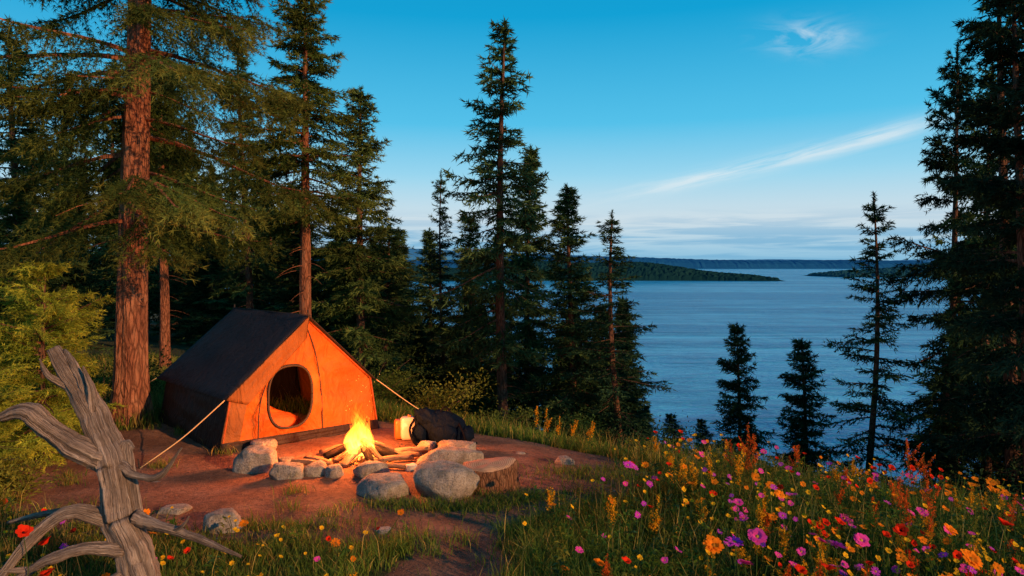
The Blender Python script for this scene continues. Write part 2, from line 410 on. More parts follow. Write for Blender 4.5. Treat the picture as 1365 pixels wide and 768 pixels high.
x,y=region(270000,-5.5,6.5,2.9,8,kp); n=len(x)
h=rng.uniform(.05,.20,n)*(1+.5*wob(x*.9+3,y*.9))+.11*sm(x,-.2,1.5)*rng.uniform(0,1,n)
h*=np.where(dirt(x,y)>.02,.6,1); h=np.maximum(h,.03)
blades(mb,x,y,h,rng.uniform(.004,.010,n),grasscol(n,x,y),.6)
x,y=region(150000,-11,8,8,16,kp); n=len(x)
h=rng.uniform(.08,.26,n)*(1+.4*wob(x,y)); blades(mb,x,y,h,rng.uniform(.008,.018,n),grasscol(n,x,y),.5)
for k in range(190):
    cx,cy=rng.uniform(-5,1.3),rng.uniform(5.0,10.2)
    dd=dirt(cx,cy)
    if dd>.9 and rng.random()>.12 : continue
    if math.hypot(cx+1.73,cy-7.8)<1.3: continue
    n=rng.integers(40,160); x=cx+rng.normal(size=n)*.07; y=cy+rng.normal(size=n)*.05
    blades(mb,x,y,rng.uniform(.04,.16,n),rng.uniform(.004,.008,n),grasscol(n,x,y),.8)
for (cx,cy,sx_,sy_,n) in [(-.45,6.12,.28,.10,1100),(-1.9,5.65,.35,.08,900),(.1,6.4,.25,.12,900),(-1.1,6.15,.2,.06,400),(.85,7.2,.35,.2,1000)]:
    x=cx+rng.normal(size=n)*sx_; y=cy+rng.normal(size=n)*sy_
    blades(mb,x,y,rng.uniform(.04,.12,n),rng.uniform(.004,.009,n),grasscol(n,x,y),.8)
x,y=region(12000,-6,6.5,3.2,10.5,lambda x,y:(1-dirt(x,y))**3*inview(x,y)*(.15+.8*sm(-x,2.5,4)+.35*sm(x,0,1))); n=len(x)
blades(mb,x,y,rng.uniform(.25,.5,n),rng.uniform(.004,.007,n),np.array([.46,.34,.09])*rng.uniform(.5,1.1,n)[:,None],.35)
GR=foliage('grass_blades',.35)
mb.obj('grass',[GR])

mb=MB()
def leaves(mb,P,D,ln,wd,cols,mat=0):
    n=len(P); D=nrm(D); S=nrm(np.cross(D,np.array([0,0,1.])+rng.normal(size=(n,3))*.2))*(wd[:,None]*.5)
    U=nrm(np.cross(S,D)); M=P+D*(ln*.5)[:,None]+U*(ln*.10)[:,None]; E=P+D*ln[:,None]-np.array([0,0,1.])*(ln*.15)[:,None]
    V=np.stack([P,M+S,E,M-S],1).reshape(-1,3); i=np.arange(n)*4
    mb.add(V,np.stack([i,i+1,i+2,i+3],-1),mat,np.repeat(cols,4,0))
def stalk(mb,p0,p1,r,col,mat=0):
    p0=np.array(p0);p1=np.array(p1); mid=(p0+p1)/2+np.array([rng.normal(),rng.normal(),0])*.02
    V,F,G,_=tube(spline([p0,mid,p1],4),np.array([r,r*.9,r*.8,r*.6]),3,False); mb.add(V,F,mat,col,G)
x,y=region(5200,-5.5,6.5,3.1,9.5,lambda x,y:(1-dirt(x,y))**3*inview(x,y)*(.12+.88*sm(x,-.2,1.2)+.3*sm(-x,2.5,4))*(1-.8*sm((x-.3)*.6+(y-8.9)*.8,.3,2)))
for a_,b_ in zip(x,y):
    h=rng.uniform(.12,.36)*(1 if a_>0 else .7); z=float(th(a_,b_)); n=int(h*55)+6
    tp=np.array([a_+rng.normal()*.05,b_+rng.normal()*.05,z+h]); p0=np.array([a_,b_,z])
    t=rng.uniform(.15,1,n)[:,None]; P=p0*(1-t)+tp*t; an=rng.uniform(0,6.28,n)
    D=np.c_[np.cos(an),np.sin(an),rng.uniform(-.1,.9,n)]
    base=np.array([[.07,.14,.025],[.10,.16,.022],[.045,.10,.035],[.18,.17,.025]][rng.integers(0,4)])*(1+.45*float(wob(a_*1.1+2,b_*1.4)))
    leaves(mb,P,D,rng.uniform(.03,.085,n),rng.uniform(.008,.026,n),base*rng.uniform(.6,1.3,n)[:,None])
    stalk(mb,p0,tp,.003,base*.8)
WEED=foliage('weed_leaves',.35)
mb.obj('meadow_plants',[WEED])

# flowers
def disc_flower(mb,c,nv,R_,npet,colp,colc,cup=.25,pw=.5,double=1):
    nv=nv/np.linalg.norm(nv); u=np.cross(nv,[0.3,.9,.1]); u/=np.linalg.norm(u); w=np.cross(nv,u)
    for l in range(double):
        for k in range(npet):
            a=2*np.pi*(k+.5*l)/npet+rng.normal()*.06; r=R_*(1-.25*l)*rng.uniform(.85,1.08)
            d=np.cos(a)*u+np.sin(a)*w; s=-np.sin(a)*u+np.cos(a)*w; hw=r*pw*.5; cu=cup+.25*l+rng.normal()*.08
            V=[c+d*r*.12-s*hw*.3,c+d*r*.12+s*hw*.3,c+d*r*.6+s*hw+nv*r*cu*.7,c+d*r*.97+s*hw*.45+nv*r*cu*.8,c+d*r*.97-s*hw*.45+nv*r*cu*.8,c+d*r*.6-s*hw+nv*r*cu*.7]
            mb.add(V,[[0,1,2,5],[5,2,3,4]],0,np.array(colp)*rng.uniform(.8,1.08))
    V=[c+nv*R_*.2]+[c+nv*R_*.08+(np.cos(t)*u+np.sin(t)*w)*R_*.22 for t in np.linspace(0,2*np.pi,9)[:-1]]
    mb.add(V,[[0,1+k,1+(k+1)%8] for k in range(8)],0,colc)
GS=(.07,.12,.025)
def plant_disc(mb,x,y,z,R_,npet,cp,cc,cup,pw,double=1,tilt=.6):
    g=float(th(x,y)); top=np.array([x,y,g+z])
    stalk(mb,(x+rng.normal()*.04,y+rng.normal()*.04,g),top,.0035,GS)
    nv=np.array([.15+rng.normal()*.35,-tilt*rng.uniform(.2,1.5)+rng.normal()*.3,1.0]); disc_flower(mb,top,nv,R_,npet,cp,cc,cup,pw,double)
FL=foliage('flower_petals',.35)
def fregion(n,right=True):
    if right: return region(n,-.6,6.2,3.5,8.6,lambda x,y:(1-dirt(x,y))**4*inview(x,y)*(.1+.9*sm(x,.2,1.8))*(.3+.7*sm(wob(x*1.9+1,y*1.9),-.4,.5))*(.45+.55*sm(-y,-6.5,-4.5))*(1-sm((x-.3)*.6+(y-8.9)*.8,.2,1.0)))
    return region(n,-5.2,-.6,3.6,6.6,lambda x,y:(1-dirt(x,y))**4*inview(x,y))
OR=(.98,.27,.015);RD=(.85,.04,.012);YE=(.95,.52,.02);PK=(.90,.08,.40);PU=(.72,.07,.62)
spec={'orange_daisies':(OR,(.5,.2,.02),10,.034,.2,.55,1,170,30),'pink_cosmos':(PK,(.7,.4,.05),8,.032,.25,.75,1,100,6),
 'red_poppies':(RD,(.08,.01,.01),6,.028,.65,1.0,1,110,20),'purple_asters':(PU,(.6,.35,.05),14,.028,.15,.3,1,60,4),'yellow_buttercups':(YE,(.7,.3,.02),6,.018,.4,.9,1,380,110)}
hero={'orange_daisies':[(1.18,4,.56,.064),(2.69,4,.52,.066),(2.95,4.6,.45,.05),(.55,4.3,.30,.04),(2.3,3.9,.42,.05)],
 'pink_cosmos':[(1.35,3.95,.49,.055),(2.07,4.05,.60,.05),(1.62,4.9,.5,.04),(1.43,3.98,.64,.056),(1.95,4.3,.5,.045)],
 'purple_asters':[(1.31,4.02,.58,.055),(1.90,4.0,.59,.06),(.95,5.6,.55,.045),(1.02,5.7,.5,.045)],
 'red_poppies':[(1.85,4,.45,.04),(1.7,4.03,.42,.042),(-2.9,4.05,.61,.045),(-2.83,4.15,.50,.045),(-2.72,4,.38,.045),(2.45,4.3,.56,.045),(3.1,4.3,.6,.045),(2.2,4.6,.5,.04)],'yellow_buttercups':[]}
for nm,(cp,cc,npet,R_,cup,pw,db,nr,nl_) in spec.items():
    mb=MB()
    for right,cnt in ((True,nr),(False,nl_)):
        x,y=fregion(cnt*10,right)
        for a_,b_ in list(zip(x,y))[:cnt]:
            plant_disc(mb,a_,b_,rng.uniform(.18,.48) if right else rng.uniform(.1,.25),R_*rng.uniform(.6,1.25),npet,np.array(cp)*rng.uniform(.8,1.05),cc,cup,pw,db)
    for (a_,b_,z,r) in hero[nm]:
        plant_disc(mb,a_,b_,z,r,npet+(4 if nm!='red_poppies' else 0),cp,cc,cup,pw*.9,2)
    mb.obj(nm,[FL])
def spikes(nm,pts,col,leaf=GS):
    mb=MB()
    for (x,y,h,w) in pts:
        g=float(th(x,y)); lean=rng.normal(size=2)*.06
        stalk(mb,(x,y,g),(x+lean[0],y+lean[1],g+h),.004,leaf)
        nb_=rng.integers(3,7)
        for k in range(nb_):
            t0=rng.uniform(.4,.85); az=rng.uniform(0,6.28); l=w*rng.uniform(.6,1.2)
            b0=np.array([x+lean[0]*t0,y+lean[1]*t0,g+h*t0]) if k else np.array([x+lean[0]*.6,y+lean[1]*.6,g+h*.6])
            d=np.array([math.cos(az)*.6,math.sin(az)*.6,1.0]) if k else np.array([lean[0],lean[1],1.0])
            l=l if k else h*.42
            n=int(30+l*190); t=rng.uniform(0,1,n)
            P=b0+np.outer(t*l,d/np.linalg.norm(d))+rng.normal(size=(n,3))*(.014*(1.1-t))[:,None]
            leaves(mb,P,rng.normal(size=(n,3))+np.array([0,0,.5]),rng.uniform(.010,.024,n),rng.uniform(.007,.014,n),np.array(col)*rng.uniform(.6,1.2,n)[:,None])
            stalk(mb,b0,b0+d/np.linalg.norm(d)*l,.002,leaf)
        n=int(h*50); t=rng.uniform(.08,.65,n); an=rng.uniform(0,6.28,n)
        P=np.c_[x+lean[0]*t,y+lean[1]*t,g+h*t]
        leaves(mb,P,np.c_[np.cos(an),np.sin(an),rng.uniform(.1,.8,n)],rng.uniform(.04,.08,n),rng.uniform(.008,.016,n),np.array(leaf)*rng.uniform(.7,1.4,n)[:,None])
    mb.obj(nm,[FL])
gp=[(1.75,5.9,.62,.14),(2.0,6.1,.5,.12),(1.5,6.0,.45,.1),(.45,9.0,.5,.12),(.3,9.2,.5,.12),(.62,8.9,.42,.1),(.75,9.1,.4,.1),(.95,8.7,.42,.1),(1.9,5.0,.42,.1),(.75,5.0,.5,.1),(-1.05,4.2,.25,.08),(-1.6,4.3,.22,.08)]
x,y=fregion(900); gp+=[(a_,b_,rng.uniform(.22,.46),.09) for a_,b_ in zip(x,y)][:75]
spikes('goldenrod',gp,(.90,.44,.02))
rp=[(2.25,6.5,.72,.17),(2.3,6.55,.62,.15),(2.18,6.6,.55,.15),(3.75,6.35,.72,.18),(3.85,6.4,.6,.16),(3.15,5.6,.55,.14),(2.85,5.0,.6,.13),(2.98,4.9,.6,.14),(3.9,5.4,.5,.14),(2.8,6.9,.5,.15)]
x,y=fregion(500); rp+=[(a_,b_,rng.uniform(.22,.42),.08) for a_,b_ in zip(x,y)][:24]
spikes('red_fireweed',rp,(.88,.17,.025),(.15,.10,.02))

def bush(nm,x,y,R_,H_,col,nleaf,ll=.06):
    mb=MB(); g=float(th(x,y)); n=0
    cl=rng.normal(size=(14,3))*np.array([R_*.45,R_*.45,H_*.22])+np.array([0,0,H_*.5]); cl[:,2]=np.clip(cl[:,2],.1,H_*.9)
    for c in cl:
        p=spline([(0,0,0),(c[0]*.4,c[1]*.4,c[2]*.6),tuple(c)],5); addtube(mb,p,np.linspace(.012,.004,5),4,1,cap=False)
        k=nleaf//14; P=c+rng.normal(size=(k,3))*np.array([R_*.25,R_*.25,H_*.16]); P[:,2]=np.abs(P[:,2])
        D=P-c+rng.normal(size=(k,3))*.1; D[:,2]+=.1
        leaves(mb,P,D,rng.uniform(.5,1.3,k)*ll,rng.uniform(.35,.6,k)*ll,np.array(col)*1.6*rng.uniform(.5,1.4)*rng.uniform(.6,1.3,k)[:,None])
    mb.obj(nm,[WEED,BARK],False,None,(x,y,g-.03))
for (x,y,R_,H_,c) in [(-1.25,11.6,.6,.75,(.12,.12,.018)),(-2.4,12.2,.7,.6,(.08,.10,.016)),(-.2,12,.8,.5,(.06,.08,.016)),(1.0,11.2,.6,.5,(.04,.07,.016)),(2.0,11.0,.8,.7,(.025,.05,.018)),
  (3.2,10.6,.8,.5,(.025,.05,.018)),(4.8,9.8,.7,.5,(.025,.05,.016)),(6.0,8.6,.9,.8,(.03,.05,.015)),(6.9,7.8,.9,1.1,(.03,.045,.015)),(-4.9,6.2,.4,.4,(.12,.12,.018)),(-6.3,10.5,.8,.9,(.04,.06,.015)),(-2.9,13.8,1.0,1.1,(.05,.07,.015)),(4.0,13,1,.9,(.02,.045,.016))]:
    bush('bush',x,y,R_,H_,c,2400)

# ---------------------------------------------------------------- rocks
m,nt,out=newmat('granite')
co=coords(nt,'Object')
oi=N(nt,'ShaderNodeObjectInfo')
add=N(nt,'ShaderNodeVectorMath'); add.operation='ADD'; L(nt,co,add.inputs[0]); L(nt,oi.outputs['Location'],add.inputs[1]); co=add.outputs[0]
n1=noise(nt,co,6,7,.65); n2=noise(nt,co,70,5,.7); n3=noise(nt,co,18,6,.7)
c=ramp(nt,n1,[(.3,(.20,.155,.115)),(.5,(.38,.30,.23)),(.7,(.52,.43,.34))])
c=mixc(nt,ramp(nt,n2,[(.48,(0,0,0)),(.66,(.8,.8,.8))]),c,(.09,.066,.05))
c=mixc(nt,ramp(nt,n3,[(.54,(0,0,0)),(.66,(.6,.6,.6))]),c,(.20,.17,.09))
princ(nt,out,c,.88,bump(nt,MA(nt,'ADD',MA(nt,'MULTIPLY',n2,.4),MA(nt,'MULTIPLY',n3,1.4)),1.0,.03),.15)
GRAN=m
import bmesh
def rockmesh(name,w,d,h,seed,mat,sub=4,ang=.8):
    r=random.Random(seed); bm=bmesh.new(); bmesh.ops.create_icosphere(bm,subdivisions=sub,radius=1)
    pl=[(Vector((r.gauss(0,1),r.gauss(0,1),r.gauss(0,.8))).normalized(),r.uniform(.62,.88)) for _ in range(9)]
    pl.append((Vector((r.gauss(0,.12),r.gauss(0,.12),1)).normalized(),.62))
    off=Vector((seed*3.1,seed*1.7,seed*.9))
    for v in bm.verts:
        p=v.co.copy(); p*=1+.28*mn.noise(p*1.1+off)
        for n_,dd in pl:
            q=p.dot(n_)-dd
            if q>0: p-=n_*q*ang
        p*=1+.06*mn.noise(p*4+off)+.04*mn.noise(p*10+off)+.02*mn.noise(p*23+off)
        if p.z<-.5: p.z=-.5-(p.z+.5)*-.1
        v.co=Vector((p.x*w/1.7,p.y*d/1.7,(p.z+.5)*h/1.15))
    me=bpy.data.meshes.new(name); bm.to_mesh(me); bm.free()
    for p in me.polygons: p.use_smooth=True
    me.materials.append(mat); return me
R_=[(-2.72,7.3,.38,.32,.27),(-2.92,8.02,.26,.26,.18),(-2.29,7.0,.29,.27,.18),(-2.04,7.1,.24,.22,.15),(-1.83,7.05,.19,.2,.15),(-1.43,7.05,.36,.28,.19),(-1.2,6.5,.44,.34,.20),(-.63,6.55,.54,.42,.32),
 (-.72,7.58,.62,.36,.22),(-.62,8.05,.47,.32,.19),(-1.03,8.25,.22,.2,.13),(-2.38,5.62,.30,.26,.18),(-2.97,6.0,.26,.2,.08),(.6,7.8,.19,.16,.13),(-1.05,5.6,.14,.12,.06),(-2.5,7.55,.18,.16,.10),(-.2,7.3,.22,.2,.10),(-3.6,6.9,.12,.1,.05),(.1,8.3,.12,.1,.06)]
for k,(x,y,w,d,h) in enumerate(R_):
    o=ob('stone',rockmesh('stone',w,d,h,k+1,GRAN),None,(x,y,float(th(x,y))-.045))
PALE=simple('pale_stone',(.45,.38,.28),(.6,.52,.4),9,.8,.4,.01)
ob('stone',rockmesh('stone',.15,.11,.11,41,PALE,3,.95),None,(-1.08,7.3,float(th(-1.08,7.3))-.04))
mb=MB(); pm=rockmesh('tmp',1,1,1,7,GRAN,1,.8); PV=np.array([v.co[:] for v in pm.vertices]); PF=np.array([list(p.vertices) for p in pm.polygons]); bpy.data.meshes.remove(pm)
x,y=region(8500,-5.8,1.6,4.4,10.3,lambda x,y:dirt(x,y)*(.3+.7*sm(wob(x*2,y*2),-.3,.5)))
for a_,b_ in zip(x,y):
    s=.007+.030*rng.random()**4; t=rng.uniform(0,6.28); c_,s_=math.cos(t),math.sin(t)
    Q=PV*np.array([s*rng.uniform(.8,1.6),s,s*.7]); Q=np.c_[Q[:,0]*c_-Q[:,1]*s_,Q[:,0]*s_+Q[:,1]*c_,Q[:,2]]
    g=rng.uniform(.10,.42); mb.add(Q+np.array([a_,b_,float(th(a_,b_))-.035*float(dirt(a_,b_))+.0]),PF,0,(g,g*.66,g*.46))
m,nt,out=newmat('gravel'); a=N(nt,'ShaderNodeAttribute'); a.attribute_name='Col'; princ(nt,out,a.outputs['Color'],.9,None,.2)
mb.obj('gravel',[m])
mb=MB(); x,y=region(6000,-5.6,1.5,4.4,10.3,lambda x,y:dirt(x,y))
n=len(x); an=rng.uniform(0,6.28,n); l=rng.uniform(.02,.10,n); z=th(x,y)-.02
A=np.c_[x,y,z]; B=A+np.c_[np.cos(an)*l,np.sin(an)*l,rng.uniform(0,.01,n)]; S=np.c_[-np.sin(an),np.cos(an),np.zeros(n)]*.003; U=np.array([0,0,.004])
V=np.stack([A-S,A+S,B+S,B-S,A+U,B+U],1).reshape(-1,3); i=np.arange(n)*6
mb.add(V,np.concatenate([np.stack([i,i+3,i+5,i+4],-1),np.stack([i+1,i+4,i+5,i+2],-1)]),0,np.repeat(np.array([.18,.09,.045])*rng.uniform(.3,1.8,n)[:,None],6,0))
mb.obj('twig_litter',[m])

# ---------------------------------------------------------------- wood stump
def woodmat(name,c1,c2,c3,crk=.25,lo=.52,hi=.62,bs=1.0,bd=.02):
    m,nt,out=newmat(name); co=coords(nt,'gc',(26,26,2.2)); n=noise(nt,co,1.6,7,.65,.8); n2=noise(nt,coords(nt,'gc',(60,60,4)),1.5,5,.65,1.0)
    n4=noise(nt,coords(nt,'Object'),5,5,.6)
    c=ramp(nt,n,[(.3,c1),(.5,c2),(.68,c3)]); c=mixc(nt,ramp(nt,n2,[(lo,(0,0,0)),(hi,(.9,.9,.9))]),c,tuple(q*crk for q in c1))
    a=N(nt,'ShaderNodeAttribute'); a.attribute_name='Col'
    c=mixc(nt,1.0,c,a.outputs['Color'],'MULTIPLY')
    c=mixc(nt,ramp(nt,n4,[(.5,(0,0,0)),(.68,(.6,.6,.6))]),c,tuple(q*.9 for q in c1))
    princ(nt,out,c,.9,bump(nt,MA(nt,'SUBTRACT',n,MA(nt,'MULTIPLY',n2,1.1)),bs,bd),.08); return m
STB=bark('stump_bark',(.18,.075,.04),(.34,.15,.075),(.46,.24,.13),2.2)
m,nt,out=newmat('cut_wood')
co=coords(nt,'Object'); w=N(nt,'ShaderNodeTexWave'); w.wave_type='RINGS'; w.rings_direction='Z'; w.inputs['Scale'].default_value=16; w.inputs['Distortion'].default_value=2.5; L(nt,co,w.inputs['Vector'])
c=ramp(nt,w.outputs['Fac'],[(0,(.36,.18,.09)),(1,(.55,.32,.18))]); n1=noise(nt,co,7,6,.6); c=mixc(nt,ramp(nt,n1,[(.45,(0,0,0)),(.7,(.7,.7,.7))]),c,(.2,.11,.06))
princ(nt,out,c,.8,bump(nt,n1,.4,.01),.2); CUT=m
mb=MB(); seg=56; an=np.arange(seg)/seg*2*np.pi
rr=1+.07*np.sin(an*2+.6)+.05*np.sin(an*3+2)+.03*np.sin(an*7)+.015*np.sin(an*17)
lv=[(-.03,1.08),(.05,1.03),(.12,1.0),(.2,.99),(.255,.98),(.27,.95)]
V=np.concatenate([np.c_[np.cos(an)*.26*rr*f,np.sin(an)*.19*rr*f,z+0*an+.02*np.sin(an*2+1)*(z>.2)] for z,f in lv]+[np.c_[np.cos(an)*.26*rr*f,np.sin(an)*.19*rr*f,.272+.006*np.sin(an*3)] for f in (.6,.25)]+[np.array([[0,0,.272]])])
nl_=len(lv)+2; i=np.arange(nl_-1)[:,None]*seg; j=np.arange(seg)[None,:]; j2=(j+1)%seg
F=np.stack([i+j,i+j2,i+seg+j2,i+seg+j],-1).reshape(-1,4)
mb.add(V,F[:5*seg],0); mb.F.append(F[5*seg:]); mb.M.append(np.full(2*seg,1)); c0=nl_*seg
mb.F.append(np.array([[c0,(nl_-1)*seg+k,(nl_-1)*seg+(k+1)%seg] for k in range(seg)])); mb.M.append(np.full(seg,1))
o=mb.obj('tree_stump',[STB,CUT],True,None,(-.22,6.78,float(th(-.22,6.78))-.02)); o.rotation_euler=(.10,-.05,0)

# ---------------------------------------------------------------- driftwood
DW=woodmat('weathered_wood',(.17,.115,.085),(.36,.26,.20),(.56,.43,.34),.3,.54,.64,1.0,.03)
mb=MB(); Yd=4.3
def dp(px,py,dy=0):   # sheet coordinates of the snag drawing: 211.6 units per metre
    return ((px-682)/211.6,Yd+dy,2.2-(py-352)/211.6)
def limb(pts,r,seg=18,n=None,k=0):
    seg=max(28,int(seg*1.6)); n=int((n or len(pts)*7)*1.3); P=spline(pts,n); rr_=np.interp(np.linspace(0,1,n),np.linspace(0,1,len(r)),r)*.80
    g=np.random.default_rng(100+k); ph=k*1.7; ii=np.arange(n)
    # irregular, angular bends rather than even waves
    J=np.cumsum(g.normal(size=(n,3)),0); J-=np.linspace(0,1,n)[:,None]*J[-1]; J/=np.abs(J).max()+1e-6
    P=P+J*(.28*rr_)[:,None]
    ms=np.array([3,5,7,9,11,13]); am=g.uniform(.015,.055,6); pm_=g.uniform(0,6.28,6); tw_=g.uniform(.8,1.8)
    kn=[(g.uniform(0,6.28),g.uniform(.1,.9)*n,g.uniform(.10,.28)) for _ in range(4)]
    def rf(an,ln,i):
        b=1+.11*np.sin(an*2+ln*2+ph)+(am[:,None]*np.sin(ms[:,None]*(an[None,:]+tw_*ln)+pm_[:,None]+.8*np.sin(ln*9+pm_[:,None]))).sum(0)
        for (ka,ki,kh) in kn: b=b+kh*np.exp(-((i-ki)/1.6)**2)*np.exp(3*(np.cos(an-ka)-1))
        return b*(1+.05*math.sin(ln*19+ph))
    V,F,G,c=tube(P,rr_,seg,True,rf); n0=mb.n
    an=np.arange(seg)/seg*2*np.pi; ln=np.r_[0,np.cumsum(np.linalg.norm(np.diff(P,axis=0),axis=1))]
    sh=np.array([(am[:,None]*np.sin(ms[:,None]*(an[None,:]+tw_*l)+pm_[:,None]+.8*np.sin(l*9+pm_[:,None]))).sum(0) for l in ln]).ravel()
    cc=np.clip(1+3.2*sh,.45,1.25); cc=np.r_[cc,.5,.5]  # groove shade painted into the vertex colour: hollows darker, crests lighter
    mb.add(V,F,0,np.c_[cc,cc,cc],G); mb.F.append(c+n0); mb.M.append(np.zeros(len(c),int))
limb([dp(192,830),dp(180,745),dp(160,690),dp(152,625),dp(125,570,.03),dp(95,520,.05),dp(62,466,.06)],[.16,.14,.125,.115,.095,.07,.045],40,70)
limb([dp(205,830,.05),dp(190,760,.04),dp(172,690,.03),dp(160,600,.05),dp(168,603,.08)],[.09,.08,.06,.045,.02],20,30,1)
limb([dp(150,618),dp(115,597,-.05),dp(78,568,-.08),dp(48,543,-.1),dp(16,552,-.1)],[.09,.085,.07,.06,.03],28,44,2)
limb([dp(118,570,.04),dp(110,530,.05),dp(92,490,.05),dp(76,468,.07)],[.06,.045,.035,.012],14,24,3)
limb([dp(120,560,.04),dp(118,520,.02),dp(110,488,.0)],[.05,.035,.006],14,18,4)
limb([dp(160,622),dp(185,632,-.03),dp(218,630,-.05),dp(247,594,-.05)],[.05,.030,.022,.006],12,26,5)
limb([dp(165,700),dp(112,674,-.1),dp(78,692,-.15),dp(38,745,-.25),dp(0,790,-.3)],[.07,.045,.038,.03,.018],16,34,6)
limb([dp(165,705,.05),dp(110,692,.1),dp(50,694,.15),dp(-20,712,.2)],[.055,.034,.028,.016],16,30,7)
limb([dp(172,730,-.05),dp(118,722,-.15),dp(70,742,-.2),dp(20,785,-.3)],[.065,.042,.034,.024],16,30,8)
limb([dp(180,690),dp(215,700,-.03),dp(270,716,-.05),dp(330,733,-.1)],[.065,.040,.030,.010],16,30,9)
limb([dp(180,760,-.03),dp(150,772,-.2),dp(100,800,-.3)],[.05,.04,.02],12,16,10)
limb([dp(88,520,.05),dp(64,500,.0),dp(52,478,.0)],[.035,.022,.006],12,14,11)
limb([dp(66,742,-.2),dp(40,738,-.25),dp(12,752,-.25)],[.026,.016,.005],12,14,12)
limb([dp(232,706,-.04),dp(252,694,-.08),dp(262,680,-.1)],[.020,.012,.004],12,12,13)
mb.obj('driftwood_snag',[DW],True)

# ---------------------------------------------------------------- tent
Ct=np.array([-2.62,8.655]); tu=np.array([.716,.698]); tv=np.array([-.698,.716]); gz=float(th(-2.6,9.2))-.03
def tw(a,b,z): return np.array([Ct[0]+tu[0]*a+tv[0]*b,Ct[1]+tu[1]*a+tv[1]*b,gz+z])
tent=empty('camping_tent')
def fabric(name,c1,c2,trans,rough=.6,spec=.2,cre=.8):
    m,nt,out=newmat(name); co=coords(nt,'Object'); n=noise(nt,co,2.2,6,.65,.5); n2=noise(nt,co,500,2,.5); n3=noise(nt,coords(nt,'Object',(1,1,.45)),6,5,.55,1.8)
    c=ramp(nt,n,[(.3,c1),(.7,c2)]); nb_=bump(nt,n2,.15,.002,bump(nt,n3,cre,.06))
    p=princ(nt,None,c,rough,nb_,spec)
    if trans==0: L(nt,p.outputs[0],out.inputs[0]); return m
    t=N(nt,'ShaderNodeBsdfTranslucent'); L(nt,c,t.inputs[0]); L(nt,nb_,t.inputs[1])
    mx=N(nt,'ShaderNodeMixShader'); mx.inputs[0].default_value=trans; L(nt,p.outputs[0],mx.inputs[1]); L(nt,t.outputs[0],mx.inputs[2]); L(nt,mx.outputs[0],out.inputs[0]); return m
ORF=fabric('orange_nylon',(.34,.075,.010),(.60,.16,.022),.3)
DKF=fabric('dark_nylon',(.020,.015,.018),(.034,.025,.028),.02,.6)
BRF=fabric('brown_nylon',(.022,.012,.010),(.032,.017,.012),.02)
TRIM=simple('tent_trim',(.02,.014,.012),(.04,.025,.015),20,.7)
def quadpanel(nm,c00,c10,c11,c01,mat,nu=24,nv=16,sag=.03,wr=.012,seed=0,th_=.006):
    mb=MB(); U,V_=np.meshgrid(np.linspace(0,1,nu),np.linspace(0,1,nv)); U=U[...,None];V_=V_[...,None]
    P=c00*(1-U)*(1-V_)+c10*U*(1-V_)+c11*U*V_+c01*(1-U)*V_
    nn=np.cross(c10-c00,c01-c00); nn/=np.linalg.norm(nn)
    d=-sag*np.sin(np.pi*U)*np.sin(np.pi*V_)*1.0+wr*(np.sin(U*13+V_*7+seed)+np.sin(U*5-V_*19+seed*2))*np.sin(np.pi*U)*.6
    P=(P+nn*d).reshape(-1,3); i=np.arange(nv-1)[:,None]*nu+np.arange(nu-1)[None,:]
    mb.add(P,np.stack([i,i+1,i+nu+1,i+nu],-1).reshape(-1,4)); o=mb.obj(nm,[mat],True,tent)
    s=o.modifiers.new('t','SOLIDIFY'); s.thickness=th_; s.offset=0; return o
Hh,Ee,Eh,Bh=1.57,.95,.70,1.07; Dp=2.15
def pentpanel(nm,b,mat,hole):
    c=np.array([-.2,.60]); hw,hh=.29,.385
    pts=[(-Bh,0),(-Ee,Eh),(0,Hh),(Ee,Eh),(Bh,0)]; angs=list(np.linspace(0,2*np.pi,96,endpoint=False)); 
    for p in pts: 
        a_=math.atan2(p[1]-c[1],p[0]-c[0])%(2*np.pi); k=int(np.argmin([abs(q-a_) for q in angs])); angs[k]=a_
    angs=sorted(angs); rings=[]
    for a_ in angs:
        d=np.array([math.cos(a_),math.sin(a_)]); best=1e9
        for k in range(5):
            p=np.array(pts[k]);q=np.array(pts[(k+1)%5]); e=q-p; M=np.array([[d[0],-e[0]],[d[1],-e[1]]])
            if abs(np.linalg.det(M))<1e-9: continue
            t,s=np.linalg.solve(M,p-c)
            if t>0 and -1e-6<=s<=1+1e-6: best=min(best,t)
        o_=c+d*best; k=1/(abs(d[0]/hw)**2.6+abs(d[1]/hh)**2.6)**(1/2.6); i_=c+d*k*(1 if hole else .02); rings.append((i_,o_))
    mb=MB(); n=len(angs); K=17; V=[]
    for r in range(K):
        f=r/(K-1)
        for k,(i_,o_) in enumerate(rings):
            q=i_*(1-f)+o_*f; e_=math.sin(math.pi*f)
            seam=abs(q[0]-.24*(1.5-q[1])/1.5*1.0)
            dd=e_*(.024*math.sin(q[0]*9+q[1]*5)+.018*math.sin(angs[k]*9+1)+.010*math.sin(angs[k]*21+f*5)+.06-.06*math.exp(-(seam/.10)**2))
            V.append(tw(q[0],b+dd,q[1]))
    i=np.arange(K-1)[:,None]*n; j=np.arange(n)[None,:]; j2=(j+1)%n
    mb.add(V,np.stack([i+j,i+j2,i+n+j2,i+n+j],-1).reshape(-1,4)); o=mb.obj(nm,[mat],True,tent)
    s=o.modifiers.new('t','SOLIDIFY'); s.thickness=.004; s.offset=0
    return [r[0] for r in rings]
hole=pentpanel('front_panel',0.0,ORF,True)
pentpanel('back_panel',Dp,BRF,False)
mb=MB(); P=[tw(q[0],-.008,q[1]) for q in hole]+[tw(hole[0][0],-.008,hole[0][1])]
addtube(mb,P,.015,8); 
sw=lambda pts,r=.007:addtube(mb,spline([tw(a_,-.004,z) for a_,z in pts],20),r,6)
